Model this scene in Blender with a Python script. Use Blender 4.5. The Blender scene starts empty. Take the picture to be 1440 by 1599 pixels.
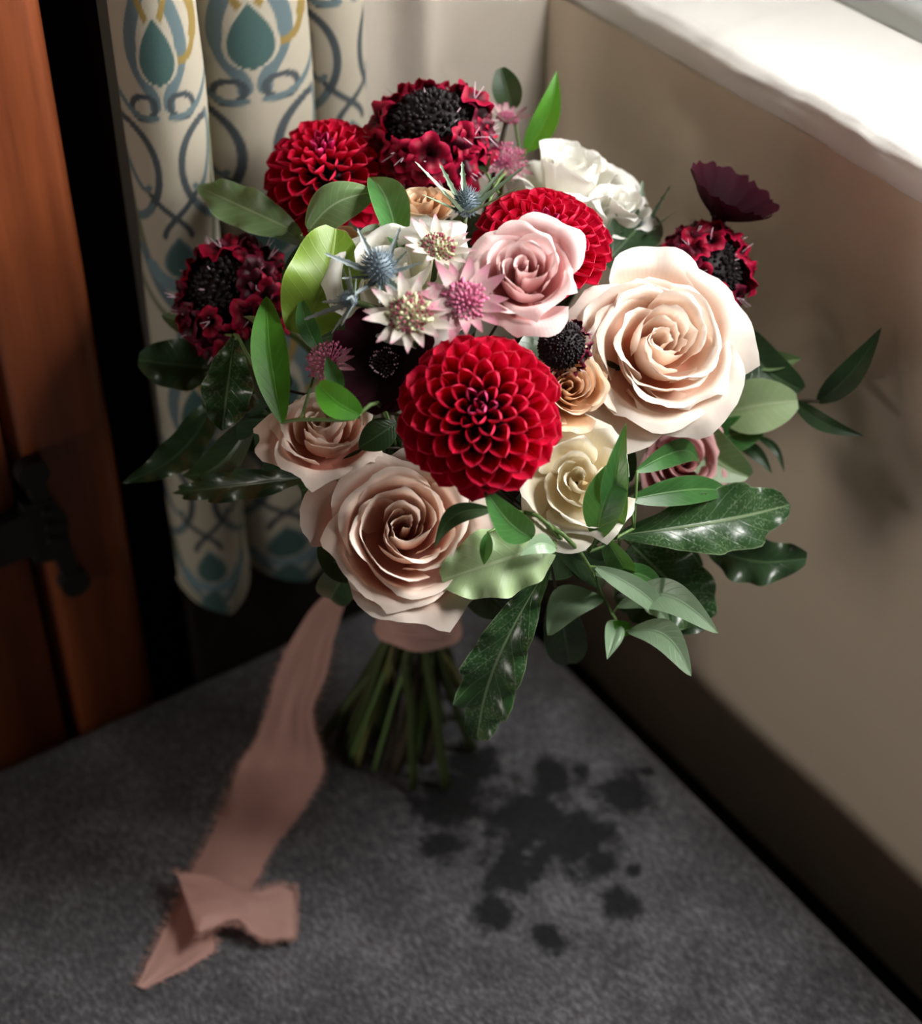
import bpy, bmesh, math, random
import numpy as np
from mathutils import Vector, Matrix, noise
# ------------------------------------------------------------------ camera
F = 2645.0; TH = math.radians(39.8); YAW = math.radians(33.6)
HV = Vector((math.sin(YAW), math.cos(YAW), 0)); RV = Vector((math.cos(YAW), -math.sin(YAW), 0))
FW = HV * math.cos(TH) + Vector((0, 0, -math.sin(TH))); UP = RV.cross(FW)
def ray(x, y): return FW + RV * ((x - 720) / F) + UP * ((799.5 - y) / F)
r0 = ray(640, 1190); CP = r0 * (-0.745 / -r0.z)
scene = bpy.context.scene; COL = scene.collection
cam = bpy.data.cameras.new('camera'); camo = bpy.data.objects.new('camera', cam); COL.objects.link(camo)
cam.sensor_fit = 'VERTICAL'; cam.sensor_height = 36; cam.lens = F / 1599 * 36; cam.clip_start = 0.01
camo.matrix_world = Matrix(((RV.x, UP.x, -FW.x, CP.x), (RV.y, UP.y, -FW.y, CP.y), (RV.z, UP.z, -FW.z, CP.z), (0, 0, 0, 1)))
cam.dof.use_dof = True; cam.dof.focus_distance = 0.735; cam.dof.aperture_fstop = 4.8
scene.camera = camo
# ------------------------------------------------------------------ light
vs = scene.view_settings
vs.view_transform = 'Standard'; vs.look = 'None'; vs.gamma = 1; vs.use_curve_mapping = False; vs.exposure = 0.22
world = bpy.data.worlds.new('world'); scene.world = world; world.use_nodes = True
bg = world.node_tree.nodes['Background']; bg.inputs[0].default_value = (0.95, 0.97, 1.0, 1); bg.inputs[1].default_value = 0.009
def area(name, loc, target, sx, sy, power, col):
    l = bpy.data.lights.new(name, 'AREA'); l.shape = 'RECTANGLE'; l.size = sx; l.size_y = sy; l.energy = power; l.color = col
    o = bpy.data.objects.new(name, l); COL.objects.link(o); o.location = loc
    o.rotation_euler = (Vector(target) - Vector(loc)).to_track_quat('-Z', 'Y').to_euler(); return o
area('window_daylight', (0.42, -0.33, 0.69), (-0.05, -0.02, 0.30), 0.46, 0.40, 31, (1.0, 0.98, 0.95))
area('room_window_daylight', (-1.3, -0.09, 0.2), (0.2, -0.1, 0.22), 0.3, 0.26, 3.0, (1.0, 0.93, 0.84))
# ------------------------------------------------------------------ helpers
def onz(x, y, z=0.0):
    r = ray(x, y); return CP + r * ((z - CP.z) / r.z)
def link(o, parent=None):
    COL.objects.link(o)
    if parent is not None: o.parent = parent
    return o
def tag(o, label=None, cat=None, group=None, kind=None):
    if label: o['label'] = label
    if cat: o['category'] = cat
    if group: o['group'] = group
    if kind: o['kind'] = kind
    return o
def thing(name, loc, label, cat, group=None):
    o = bpy.data.objects.new(name, None); COL.objects.link(o); o.location = loc; o.empty_display_size = 0.02
    return tag(o, label, cat, group)
def part(name, me, root, M=None, label=None, kind=None):
    """child of root (an unrotated Empty); M is the part's world matrix"""
    o = bpy.data.objects.new(name, me); link(o, root)
    T = Matrix.Translation(-Vector(root.location))
    o.matrix_basis = T @ (M if M is not None else Matrix.Identity(4))
    return tag(o, label=label, kind=kind)
def pyd(name, verts, faces, mat, uvs=None, smooth=True):
    me = bpy.data.meshes.new(name); me.from_pydata([tuple(v) for v in verts], [], faces)
    if uvs is not None:
        l = me.uv_layers.new(name='UVMap'); vi = np.empty(len(me.loops), dtype=np.int32); me.loops.foreach_get('vertex_index', vi)
        l.data.foreach_set('uv', np.asarray(uvs, dtype=np.float32)[vi].ravel())
    if smooth: me.polygons.foreach_set('use_smooth', [True] * len(me.polygons))
    if mat: me.materials.append(mat)
    me.update(); return me
def grid(name, fn, nu, nv, mat):
    vs_, uv, f = [], [], []
    for j in range(nv + 1):
        for i in range(nu + 1):
            u, v = i / nu, j / nv
            vs_.append(fn(u * 2 - 1, v)); uv.append((u, v))
    for j in range(nv):
        for i in range(nu):
            a = j * (nu + 1) + i; f.append((a, a + 1, a + nu + 2, a + nu + 1))
    return pyd(name, vs_, f, mat, uv)
def box_mesh(name, lo, hi, mat, bev=0.0, seg=2):
    bm = bmesh.new(); bmesh.ops.create_cube(bm, size=1)
    c = [(a + b) / 2 for a, b in zip(lo, hi)]; s = [b - a for a, b in zip(lo, hi)]
    for v in bm.verts: v.co = Vector((v.co.x * s[0] + c[0], v.co.y * s[1] + c[1], v.co.z * s[2] + c[2]))
    if bev: bmesh.ops.bevel(bm, geom=bm.edges[:], offset=bev, segments=seg, affect='EDGES', profile=0.5)
    me = bpy.data.meshes.new(name); bm.to_mesh(me); bm.free()
    if bev: me.polygons.foreach_set('use_smooth', [True] * len(me.polygons))
    me.materials.append(mat); return me
def smooth_path(pts, n):
    P = [Vector(p) for p in pts]; P = [2 * P[0] - P[1]] + P + [2 * P[-1] - P[-2]]; out = []
    m = len(P) - 3
    for k in range(n + 1):
        t = k / n * m; i = min(int(t), m - 1); t -= i
        a, b, c, d = P[i:i + 4]
        out.append(0.5 * ((2 * b) + (c - a) * t + (2 * a - 5 * b + 4 * c - d) * t * t + (3 * b - a - 3 * c + d) * t ** 3))
    return out
def tube(name, pts, rad, mat, n=16, sides=7, cap=True):
    pp = smooth_path(pts, n); vs_, uv, f = [], [], []
    ref = Vector((0.3, 0.9, 0.1))
    for k, p in enumerate(pp):
        t = (pp[min(k + 1, n)] - pp[max(k - 1, 0)]).normalized(); a = t.cross(ref).normalized(); b = t.cross(a)
        r = rad(k / n) if callable(rad) else rad
        for s in range(sides):
            an = 2 * math.pi * s / sides; vs_.append(p + a * (r * math.cos(an)) + b * (r * math.sin(an))); uv.append((s / sides, k / n))
    for k in range(n):
        for s in range(sides):
            s2 = (s + 1) % sides; f.append((k * sides + s, k * sides + s2, (k + 1) * sides + s2, (k + 1) * sides + s))
    if cap: f.append(tuple(range(sides - 1, -1, -1))); f.append(tuple(range(n * sides, (n + 1) * sides)))
    return pyd(name, vs_, f, mat, uv)
def sub(name, me, par, M=None, kind=None, label=None):
    """piece of a part; M is local to the part"""
    o = bpy.data.objects.new(name, me); link(o, par)
    if M is not None: o.matrix_basis = M
    return tag(o, label=label, kind=kind)
# ------------------------------------------------------------------ materials
class NT:
    def __init__(s, name):
        s.m = bpy.data.materials.new(name); s.m.use_nodes = True; s.t = s.m.node_tree; s.n = s.t.nodes
        s.bsdf = s.n['Principled BSDF']; s.out = s.n['Material Output']
    def new(s, typ, **kw):
        nd = s.n.new(typ)
        for k, v in kw.items():
            if k.startswith('i_'):
                key = k[2:]; key = int(key) if key.isdigit() else key.replace('_', ' ')
                s.set(nd.inputs[key], v)
            else: setattr(nd, k, v)
        return nd
    def set(s, inp, v):
        if hasattr(v, 'is_output') or hasattr(v, 'links'): s.t.links.new(v, inp)
        else: inp.default_value = v
    def math(s, op, a, b=0.0, c=None):
        nd = s.new('ShaderNodeMath', operation=op); s.set(nd.inputs[0], a); s.set(nd.inputs[1], b)
        if c is not None: s.set(nd.inputs[2], c)
        return nd.outputs[0]
    def mix(s, f, a, b):
        nd = s.new('ShaderNodeMix', data_type='RGBA'); s.set(nd.inputs[0], f); s.set(nd.inputs[6], a); s.set(nd.inputs[7], b); return nd.outputs[2]
    def ramp(s, f, stops):
        nd = s.new('ShaderNodeValToRGB'); s.set(nd.inputs[0], f); e = nd.color_ramp.elements
        while len(e) < len(stops): e.new(0.5)
        for el, (p, c) in zip(e, stops): el.position = p; el.color = c if len(c) == 4 else (*c, 1)
        return nd.outputs[0]
    def noise(s, scale, detail=3, vec=None, rough=0.5):
        nd = s.new('ShaderNodeTexNoise'); nd.inputs['Scale'].default_value = scale; nd.inputs['Detail'].default_value = detail; nd.inputs['Roughness'].default_value = rough
        if vec is not None: s.t.links.new(vec, nd.inputs['Vector'])
        return nd.outputs[0]
    def coords(s, which='Object'): return s.new('ShaderNodeTexCoord').outputs[which]
    def uv(s):
        sp = s.new('ShaderNodeSeparateXYZ'); s.t.links.new(s.coords('UV'), sp.inputs[0]); return sp.outputs[0], sp.outputs[1]
    def bump(s, h, strength, dist=0.001):
        nd = s.new('ShaderNodeBump'); nd.inputs['Strength'].default_value = strength; nd.inputs['Distance'].default_value = dist
        s.t.links.new(h, nd.inputs['Height']); s.t.links.new(nd.outputs[0], s.bsdf.inputs['Normal']); return nd.outputs[0]
    def base(s, col, rough=0.5, spec=0.5):
        s.set(s.bsdf.inputs['Base Color'], col); s.set(s.bsdf.inputs['Roughness'], rough); s.bsdf.inputs['Specular IOR Level'].default_value = spec
    def translucent(s, col, fac):
        tr = s.new('ShaderNodeBsdfTranslucent'); s.set(tr.inputs[0], col); mx = s.new('ShaderNodeMixShader'); mx.inputs[0].default_value = fac
        s.t.links.new(s.bsdf.outputs[0], mx.inputs[1]); s.t.links.new(tr.outputs[0], mx.inputs[2]); s.t.links.new(mx.outputs[0], s.out.inputs[0])
def c4(c): return (*c, 1.0)
def petal_mat(name, deep, mid, edge, tr=0.3, rough=0.55, rim=None, spec=0.25, e0=0.3, e1=0.75, vein=0.07):
    k = NT(name); u, v = k.uv()
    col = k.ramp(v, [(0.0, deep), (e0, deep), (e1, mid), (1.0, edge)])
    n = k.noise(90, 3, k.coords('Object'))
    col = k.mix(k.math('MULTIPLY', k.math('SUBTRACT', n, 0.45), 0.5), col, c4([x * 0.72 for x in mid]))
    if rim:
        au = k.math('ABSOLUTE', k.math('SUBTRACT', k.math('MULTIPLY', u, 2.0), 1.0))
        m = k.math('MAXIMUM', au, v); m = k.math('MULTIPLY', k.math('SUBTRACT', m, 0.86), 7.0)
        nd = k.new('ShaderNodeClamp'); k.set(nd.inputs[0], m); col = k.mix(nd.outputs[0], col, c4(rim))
    k.base(col, rough, spec)
    wv = k.new('ShaderNodeTexWave', wave_type='BANDS', bands_direction='X'); wv.inputs['Scale'].default_value = 9; wv.inputs['Distortion'].default_value = 2.5; wv.inputs['Detail'].default_value = 2
    k.t.links.new(k.coords('UV'), wv.inputs['Vector'])
    if vein: k.bump(wv.outputs[0], vein, 0.0003)
    k.translucent(col, tr); return k.m
def leaf_mat(name, c1, c2, vein, tr=0.18, rough=0.34, spots=None, spec=0.5, vstr=0.7, sheen=None):
    k = NT(name); u, v = k.uv(); oc = k.coords('Object')
    n = k.noise(55, 3, oc); col = k.mix(k.ramp(n, [(0.3, (0, 0, 0)), (0.7, (1, 1, 1))]), c4(c1), c4(c2))
    if spots:
        sp = k.noise(800, 2, oc); msk = k.math('MULTIPLY', k.ramp(sp, [(0.52, (0, 0, 0)), (0.72, (1, 1, 1))]), k.ramp(k.noise(70, 2, oc), [(0.38, (0, 0, 0)), (0.62, (1, 1, 1))]))
        col = k.mix(k.math('MULTIPLY', msk, 0.6), col, c4(spots))
    au = k.math('ABSOLUTE', k.math('SUBTRACT', k.math('MULTIPLY', u, 2.0), 1.0))
    mid = k.ramp(au, [(0.0, (1, 1, 1)), (0.035, (0.8, 0.8, 0.8)), (0.06, (0, 0, 0))])
    side = k.math('SINE', k.math('MULTIPLY', k.math('SUBTRACT', v, k.math('MULTIPLY', au, 0.22)), 62.0))
    side = k.ramp(side, [(0.93, (0, 0, 0)), (1.0, (0.35, 0.35, 0.35))])
    edge = k.ramp(au, [(0.95, (0, 0, 0)), (0.99, (0.75, 0.75, 0.75))])
    msk = k.math('MAXIMUM', k.math('MAXIMUM', mid, side), edge)
    col = k.mix(k.math('MULTIPLY', msk, vstr), col, c4(vein))
    k.base(col, rough, spec); k.bump(k.math('ADD', k.math('MULTIPLY', k.math('MAXIMUM', mid, side), -0.6), k.math('MULTIPLY', k.noise(140, 2, oc), 0.6)), 0.35, 0.0006)
    k.translucent(k.mix(0.5, col, (0.25, 0.5, 0.03, 1)), tr); return k.m
def plain(name, col, rough=0.6, tr=0.0, spec=0.4, var=0.25, scale=200, metal=0.0):
    k = NT(name); n = k.noise(scale, 3, k.coords('Object'))
    cc = k.mix(k.math('MULTIPLY', n, var * 2), c4(col), c4([x * 0.45 for x in col])); k.base(cc, rough, spec); k.bsdf.inputs['Metallic'].default_value = metal
    if tr: k.translucent(cc, tr)
    return k.m
MT = {}
MT['peach'] = petal_mat('petal_pale_peach', (0.95, 0.5, 0.32), (0.94, 0.74, 0.6), (0.95, 0.87, 0.79), 0.3, e0=0.25, e1=0.6)
MT['pink'] = petal_mat('petal_dusty_pink', (0.72, 0.33, 0.32), (0.78, 0.5, 0.49), (0.84, 0.66, 0.64), 0.28)
MT['blush'] = petal_mat('petal_blush', (0.8, 0.34, 0.25), (0.87, 0.63, 0.51), (0.92, 0.81, 0.72), 0.26, e0=0.3, e1=0.7)
MT['ivory'] = petal_mat('petal_ivory', (0.86, 0.72, 0.45), (0.87, 0.8, 0.62), (0.9, 0.86, 0.75), 0.25, e0=0.2, e1=0.6)
MT['white'] = petal_mat('petal_white', (0.8, 0.8, 0.55), (0.9, 0.88, 0.78), (0.92, 0.91, 0.87), 0.25, e0=0.15, e1=0.5)
MT['tan'] = petal_mat('petal_apricot', (0.62, 0.3, 0.12), (0.82, 0.54, 0.34), (0.86, 0.68, 0.5), 0.26)
MT['rosepink'] = petal_mat('petal_deep_pink', (0.5, 0.14, 0.16), (0.62, 0.27, 0.28), (0.7, 0.42, 0.42), 0.25)
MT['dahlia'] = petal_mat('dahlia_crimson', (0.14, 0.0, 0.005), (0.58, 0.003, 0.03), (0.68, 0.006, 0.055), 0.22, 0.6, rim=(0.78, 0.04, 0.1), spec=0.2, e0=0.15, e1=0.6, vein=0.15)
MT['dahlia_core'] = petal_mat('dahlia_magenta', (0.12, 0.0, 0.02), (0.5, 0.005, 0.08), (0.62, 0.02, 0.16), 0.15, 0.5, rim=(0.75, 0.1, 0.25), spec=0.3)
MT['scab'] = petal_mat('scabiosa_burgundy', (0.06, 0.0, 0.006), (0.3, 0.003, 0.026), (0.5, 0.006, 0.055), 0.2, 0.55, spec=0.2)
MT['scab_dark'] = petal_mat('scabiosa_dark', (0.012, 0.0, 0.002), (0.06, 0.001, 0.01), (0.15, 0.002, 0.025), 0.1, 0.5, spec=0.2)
MT['black_floret'] = plain('scabiosa_heart', (0.01, 0.005, 0.007), 0.6, spec=0.3)
MT['stamen'] = plain('stamen_pale', (0.8, 0.55, 0.65), 0.5)
MT['cosmos'] = petal_mat('cosmos_chocolate', (0.008, 0.0, 0.002), (0.022, 0.002, 0.006), (0.035, 0.003, 0.01), 0.1, 0.7, spec=0.1)
MT['cosmos_heart'] = plain('cosmos_heart', (0.014, 0.004, 0.006), 0.6)
MT['bract_white'] = petal_mat('astrantia_white', (0.62, 0.62, 0.45), (0.84, 0.75, 0.7), (0.72, 0.28, 0.4), 0.3, vein=0.5)
MT['bract_pink'] = petal_mat('astrantia_pink', (0.66, 0.56, 0.5), (0.58, 0.25, 0.33), (0.28, 0.12, 0.11), 0.3, vein=0.5)
MT['floret_pink'] = plain('astrantia_floret_pink', (0.56, 0.14, 0.26), 0.6)
MT['floret_green'] = plain('astrantia_floret_green', (0.6, 0.6, 0.36), 0.6)
MT['floret_tip'] = plain('astrantia_anther', (0.32, 0.06, 0.1), 0.6)
MT['thistle'] = plain('thistle_blue', (0.13, 0.175, 0.21), 0.55)
MT['thistle_bract'] = leaf_mat('thistle_bract', (0.17, 0.22, 0.235), (0.3, 0.345, 0.36), (0.5, 0.54, 0.55), 0.12, 0.4)
MT['thistle_green'] = leaf_mat('thistle_bract_green', (0.13, 0.21, 0.14), (0.25, 0.33, 0.23), (0.45, 0.52, 0.4), 0.12, 0.4)
MT['sage'] = leaf_mat('leaf_sage', (0.11, 0.19, 0.07), (0.19, 0.29, 0.13), (0.42, 0.5, 0.3), 0.2, 0.4)
MT['pale'] = leaf_mat('leaf_pale_underside', (0.3, 0.43, 0.2), (0.38, 0.5, 0.27), (0.55, 0.64, 0.4), 0.22, 0.45, vstr=0.55)
MT['lime'] = leaf_mat('leaf_yellow_green', (0.17, 0.29, 0.03), (0.24, 0.38, 0.05), (0.36, 0.48, 0.12), 0.35, 0.4)
MT['vivid'] = leaf_mat('leaf_vivid_green', (0.06, 0.24, 0.02), (0.1, 0.36, 0.03), (0.22, 0.5, 0.1), 0.35, 0.35, vstr=0.35)
MT['green'] = leaf_mat('leaf_green', (0.03, 0.11, 0.025), (0.06, 0.2, 0.05), (0.2, 0.36, 0.14), 0.2, 0.33)
MT['ruscus'] = leaf_mat('leaf_ruscus_soft', (0.24, 0.37, 0.22), (0.34, 0.48, 0.31), (0.45, 0.58, 0.4), 0.2, 0.28, vstr=0.35)
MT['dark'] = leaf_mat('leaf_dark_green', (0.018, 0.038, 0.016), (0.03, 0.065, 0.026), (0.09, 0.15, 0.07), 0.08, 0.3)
MT['spotted'] = leaf_mat('leaf_spotted', (0.02, 0.06, 0.02), (0.04, 0.1, 0.03), (0.3, 0.4, 0.22), 0.1, 0.27, spots=(0.3, 0.38, 0.26))
MT['stem'] = plain('stem_green', (0.05, 0.075, 0.018), 0.5)
MT['stem_light'] = plain('stem_olive', (0.17, 0.18, 0.055), 0.5)
MT['stem_dark'] = plain('stem_brown', (0.05, 0.035, 0.02), 0.6)
MT['sprig_stem'] = plain('sprig_stem', (0.14, 0.24, 0.07), 0.5)
MT['calyx'] = plain('calyx_green', (0.1, 0.19, 0.05), 0.5, 0.15)
def ribbon_mat():
    k = NT('silk_ribbon'); oc = k.coords('Object'); n = k.noise(28, 3, oc)
    col = k.mix(n, (0.74, 0.45, 0.38, 1), (0.58, 0.32, 0.27, 1)); k.base(col, 0.6, 0.3); k.bump(k.noise(900, 2, oc), 0.25, 0.0004)
    k.bsdf.inputs['Sheen Weight'].default_value = 0.3; k.translucent(col, 0.22); return k.m
MT['ribbon'] = ribbon_mat()
def cushion_mat():
    k = NT('grey_upholstery'); oc = k.coords('Object')
    st = k.new('ShaderNodeMapping'); st.inputs['Scale'].default_value = (1, 0.45, 1); st.inputs['Rotation'].default_value = (0, 0, 0.5); k.t.links.new(oc, st.inputs[0])
    n1 = k.noise(420, 4, st.outputs[0], 0.65); n2 = k.noise(30, 3, oc); n3 = k.noise(1500, 2, oc)
    f = k.math('ADD', k.math('MULTIPLY', n1, 0.6), k.math('ADD', k.math('MULTIPLY', n2, 0.25), k.math('MULTIPLY', n3, 0.3)))
    col = k.ramp(f, [(0.4, (0.028, 0.028, 0.032)), (0.58, (0.1, 0.1, 0.108)), (0.76, (0.3, 0.3, 0.325))])
    # spilt water: blots with ragged outlines
    tot = None
    for (px, py, r) in [(830, 1285, 0.036), (900, 1310, 0.03), (700, 1245, 0.03), (800, 1360, 0.022), (975, 1240, 0.02), (860, 1215, 0.018), (930, 1345, 0.014), (970, 1410, 0.014), (905, 1205, 0.008), (1010, 1205, 0.006), (990, 1360, 0.006), (770, 1425, 0.014), (690, 1320, 0.014), (860, 1465, 0.012), (740, 1190, 0.02)]:
        p = onz(px, py); d = k.new('ShaderNodeVectorMath', operation='DISTANCE'); k.t.links.new(oc, d.inputs[0]); d.inputs[1].default_value = (p.x, p.y, 0)
        m = k.math('SUBTRACT', 1.0, k.math('DIVIDE', d.outputs['Value'], r)); tot = m if tot is None else k.math('MAXIMUM', tot, m)
    s = k.math('ADD', tot, k.math('MULTIPLY', k.math('SUBTRACT', k.noise(85, 4, oc, 0.6), 0.5), 1.9))
    s = k.math('ADD', s, k.math('MULTIPLY', k.math('SUBTRACT', k.noise(420, 3, oc), 0.5), 0.5))
    msk = k.ramp(s, [(0.0, (0, 0, 0)), (0.42, (1, 1, 1))])
    col = k.mix(k.math('MULTIPLY', msk, 0.93), col, (0.008, 0.0085, 0.01, 1))
    k.base(col, 0.9, 0.15); k.bump(k.math('ADD', n1, n3), 0.6, 0.0012); k.bsdf.inputs['Sheen Weight'].default_value = 0.15; return k.m
def plaster_mat(name, c1, c2, rough=0.75):
    k = NT(name); oc = k.coords('Object'); n = k.noise(7, 4, oc); col = k.mix(n, c4(c1), c4(c2)); k.base(col, rough, 0.3)
    h = k.math('ADD', k.math('MULTIPLY', k.noise(14, 3, oc), 1.0), k.math('MULTIPLY', k.noise(120, 3, oc), 0.12)); k.bump(h, 0.5, 0.006); return k.m
def wood_mat():
    k = NT('orange_pine'); oc = k.coords('Object'); mp = k.new('ShaderNodeMapping'); mp.inputs['Scale'].default_value = (1, 1, 0.06); k.t.links.new(oc, mp.inputs[0])
    n = k.noise(60, 5, mp.outputs[0], 0.6); col = k.ramp(n, [(0.3, (0.09, 0.02, 0.007)), (0.55, (0.18, 0.045, 0.014)), (0.75, (0.24, 0.07, 0.02))]); k.base(col, 0.36, 0.5); k.bump(n, 0.2, 0.001); return k.m
MT['cushion'] = cushion_mat()
MT['plaster'] = plaster_mat('cream_plaster', (0.74, 0.63, 0.5), (0.66, 0.55, 0.43))
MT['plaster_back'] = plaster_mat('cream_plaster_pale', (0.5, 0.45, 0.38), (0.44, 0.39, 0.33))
MT['sill'] = plaster_mat('white_sill_paint', (0.86, 0.85, 0.82), (0.8, 0.78, 0.74), 0.45)
MT['frame'] = plain('grey_frame_paint', (0.5, 0.52, 0.5), 0.45, var=0.1)
MT['wood'] = wood_mat()
MT['darkwood_shade'] = plain('dark_recess', (0.012, 0.009, 0.008), 0.9, spec=0.1)  # near-black dark wood; on the added wall-foot strip it stands in for shade
MT['iron'] = plain('black_iron', (0.012, 0.011, 0.011), 0.55, spec=0.3)
def glass_mat():
    k = NT('window_glass'); g = k.new('ShaderNodeBsdfGlossy'); g.inputs['Roughness'].default_value = 0.02; t = k.new('ShaderNodeBsdfTransparent'); fr = k.new('ShaderNodeFresnel')
    mx = k.new('ShaderNodeMixShader'); k.t.links.new(fr.outputs[0], mx.inputs[0]); k.t.links.new(t.outputs[0], mx.inputs[1]); k.t.links.new(g.outputs[0], mx.inputs[2]); k.t.links.new(mx.outputs[0], k.out.inputs[0]); return k.m
MT['glass'] = glass_mat()
def cloth_mat():
    k = NT('printed_linen'); a = k.new('ShaderNodeVertexColor', layer_name='print'); oc = k.coords('Object'); w = k.noise(1200, 2, oc)
    col = k.mix(k.math('MULTIPLY', w, 0.16), a.outputs[0], (0.2, 0.18, 0.15, 1)); k.base(col, 0.8, 0.2); k.bump(w, 0.2, 0.0005); k.translucent(col, 0.06); return k.m
MT['cloth'] = cloth_mat()
# ------------------------------------------------------------------ setting
XW, YW = 0.199, 0.149            # inner faces of the right and the back wall
def struct(name, me): return tag(link(bpy.data.objects.new(name, me)), kind='structure')
def nz(x, y, z, s): return noise.noise(Vector((x * s, y * s, z * s)))
def wall_right_fn(u, v):
    y = -1.3 + (YW + 0.01 + 1.3) * (u + 1) / 2; z = -0.45 + (0.37 + 0.45) * v
    return (XW + 0.0035 * nz(0, y, z, 5) + 0.0012 * nz(3, y, z, 17) - 0.004, y, z)
wr = grid('wall_right', wall_right_fn, 150, 60, MT['plaster']); struct('wall_right', wr)
def wall_back_fn(u, v):
    x = -0.068 + (XW + 0.12 + 0.068) * (u + 1) / 2; z = -0.45 + 1.7 * v
    ridge = 0.012 * math.exp(-((x - 0.108) / 0.012) ** 2)
    return (x, YW + 0.002 * nz(x, 4, z, 6) - ridge, z)
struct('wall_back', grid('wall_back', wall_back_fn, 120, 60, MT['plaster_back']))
struct('wall_recess', box_mesh('wall_recess', (-0.12, 0.3, -0.45), (-0.05, 0.32, 1.2), MT['darkwood_shade']))
struct('wall_reveal', box_mesh('wall_reveal', (-0.068, YW + 0.002, -0.45), (-0.06, 0.32, 1.2), MT['darkwood_shade']))
struct('shade_strip_back', box_mesh('shade_strip_back', (-0.068, YW - 0.013, -0.1), (XW - 0.005, YW + 0.02, 0.058), MT['darkwood_shade'], 0.003))  # added dark strip: shade under the curtain put into its colour
struct('floor', box_mesh('seat_board', (-1.4, -1.3, -0.13), (XW, 0.32, -0.1), MT['darkwood_shade'], 0.002))
# window sill, a thick painted slab with a worn wavy nosing
def sill_fn(u, v):
    y = -1.3 + (YW + 1.3) * (u + 1) / 2
    prof = [(XW + 0.02, 0.366), (XW - 0.001, 0.3665), (XW - 0.0035, 0.369), (XW - 0.004, 0.377), (XW - 0.0035, 0.383), (XW + 0.0005, 0.387), (XW + 0.008, 0.3885), (XW + 0.03, 0.389), (XW + 0.085, 0.39), (XW + 0.13, 0.39)]
    t = v * (len(prof) - 1); i = min(int(t), len(prof) - 2); t -= i
    x = prof[i][0] * (1 - t) + prof[i + 1][0] * t; z = prof[i][1] * (1 - t) + prof[i + 1][1] * t
    k = max(0, 1 - abs(v - 0.5) * 2.0)
    return (x + 0.0035 * k * nz(x, y, z, 14) + 0.0016 * k * nz(x, y, z * 3, 60), y, z + 0.0016 * k * nz(1, y, z * 2, 22) + 0.0008 * k * nz(1, y, z, 80))
struct('trim_1', grid('window_sill', sill_fn, 420, 27, MT['sill']))
win = bpy.data.objects.new('window_1', None); link(win); win.location = (0.3, -0.55, 0.39); tag(win, kind='structure')
def wpart(name, lo, hi, mat, bev=0.004): return part(name, box_mesh(name, lo, hi, mat, bev, 3), win)
wpart('bottom_rail', (0.279, -1.25, 0.386), (0.34, 0.14, 0.405), MT['frame'], 0.006)
wpart('glazing_bead', (0.305, -1.2, 0.400), (0.335, 0.1, 0.424), MT['frame'], 0.005)
wpart('stile', (0.279, 0.1, 0.39), (0.34, 0.148, 1.25), MT['frame']); wpart('stile', (0.279, -1.29, 0.39), (0.34, -1.2, 1.25), MT['frame'])
wpart('mullion', (0.29, -0.57, 0.4), (0.335, -0.53, 1.25), MT['frame']); wpart('top_rail', (0.279, -1.29, 1.25), (0.34, 0.148, 1.3), MT['frame'])
for y0, y1 in ((-0.53, 0.1), (-1.2, -0.57)):
    for k in range(4):
        pn = wpart('pane', (0.318, y0, 0.42 + k * 0.21), (0.320, y1, 0.42 + (k + 1) * 0.21), MT['glass'], 0)
        wpart('lead_came', (0.313, y0, 0.416 + k * 0.21), (0.325, y1, 0.428 + k * 0.21), MT['iron'], 0.001)
# wooden door and its frame on the left
dr = bpy.data.objects.new('door_1', None); link(dr); dr.location = (-0.3, 0.15, -0.1); tag(dr, kind='structure')
stile = part('door_stile', box_mesh('door_stile', (-0.152, 0.137, -0.1), (-0.095, 0.185, 1.2), MT['wood'], 0.014, 6), dr)
for i in range(5):
    x1 = -0.1555 - i * 0.105
    part('door_board', box_mesh('door_board', (x1 - 0.104, 0.1385, -0.1), (x1, 0.18, 1.2), MT['wood'], 0.0025, 2), dr)
def hinge():
    bm = bmesh.new()
    def slab(poly, y0, y1):
        a = [bm.verts.new((x, y0, z)) for x, z in poly]; b = [bm.verts.new((x, y1, z)) for x, z in poly]; n = len(poly)
        bm.faces.new(a); bm.faces.new(b[::-1])
        for i in range(n): bm.faces.new((a[i], b[i], b[(i + 1) % n], a[(i + 1) % n]))
    def disc(cx, cz, r, y0, y1, n=20): slab([(cx + r * math.cos(2 * math.pi * i / n), cz + r * math.sin(2 * math.pi * i / n)) for i in range(n)], y0, y1)
    slab([(-0.30, 0.145), (-0.158, 0.142), (-0.152, 0.139), (-0.152, 0.172), (-0.158, 0.17), (-0.30, 0.167)], 0.1285, 0.1365)
    slab([(-0.1555, 0.135), (-0.143, 0.132), (-0.1345, 0.140), (-0.133, 0.158), (-0.139, 0.173), (-0.1555, 0.176)], 0.129, 0.1365)
    slab([(-0.150, 0.17), (-0.139, 0.168), (-0.141, 0.190), (-0.150, 0.192)], 0.1295, 0.1365); disc(-0.1465, 0.193, 0.0085, 0.128, 0.1365)
    slab([(-0.145, 0.14), (-0.134, 0.142), (-0.132, 0.118), (-0.141, 0.116)], 0.1295, 0.1365); disc(-0.1355, 0.111, 0.0085, 0.128, 0.1365)
    for z in (0.147, 0.157, 0.167): disc(-0.144, z, 0.003, 0.126, 0.13, 10)
    bmesh.ops.recalc_face_normals(bm, faces=bm.faces[:]); me = bpy.data.meshes.new('hinge'); bm.to_mesh(me); bm.free(); me.materials.append(MT['iron']); return me
sub('hinge', hinge(), stile, label='black iron hinge')
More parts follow.
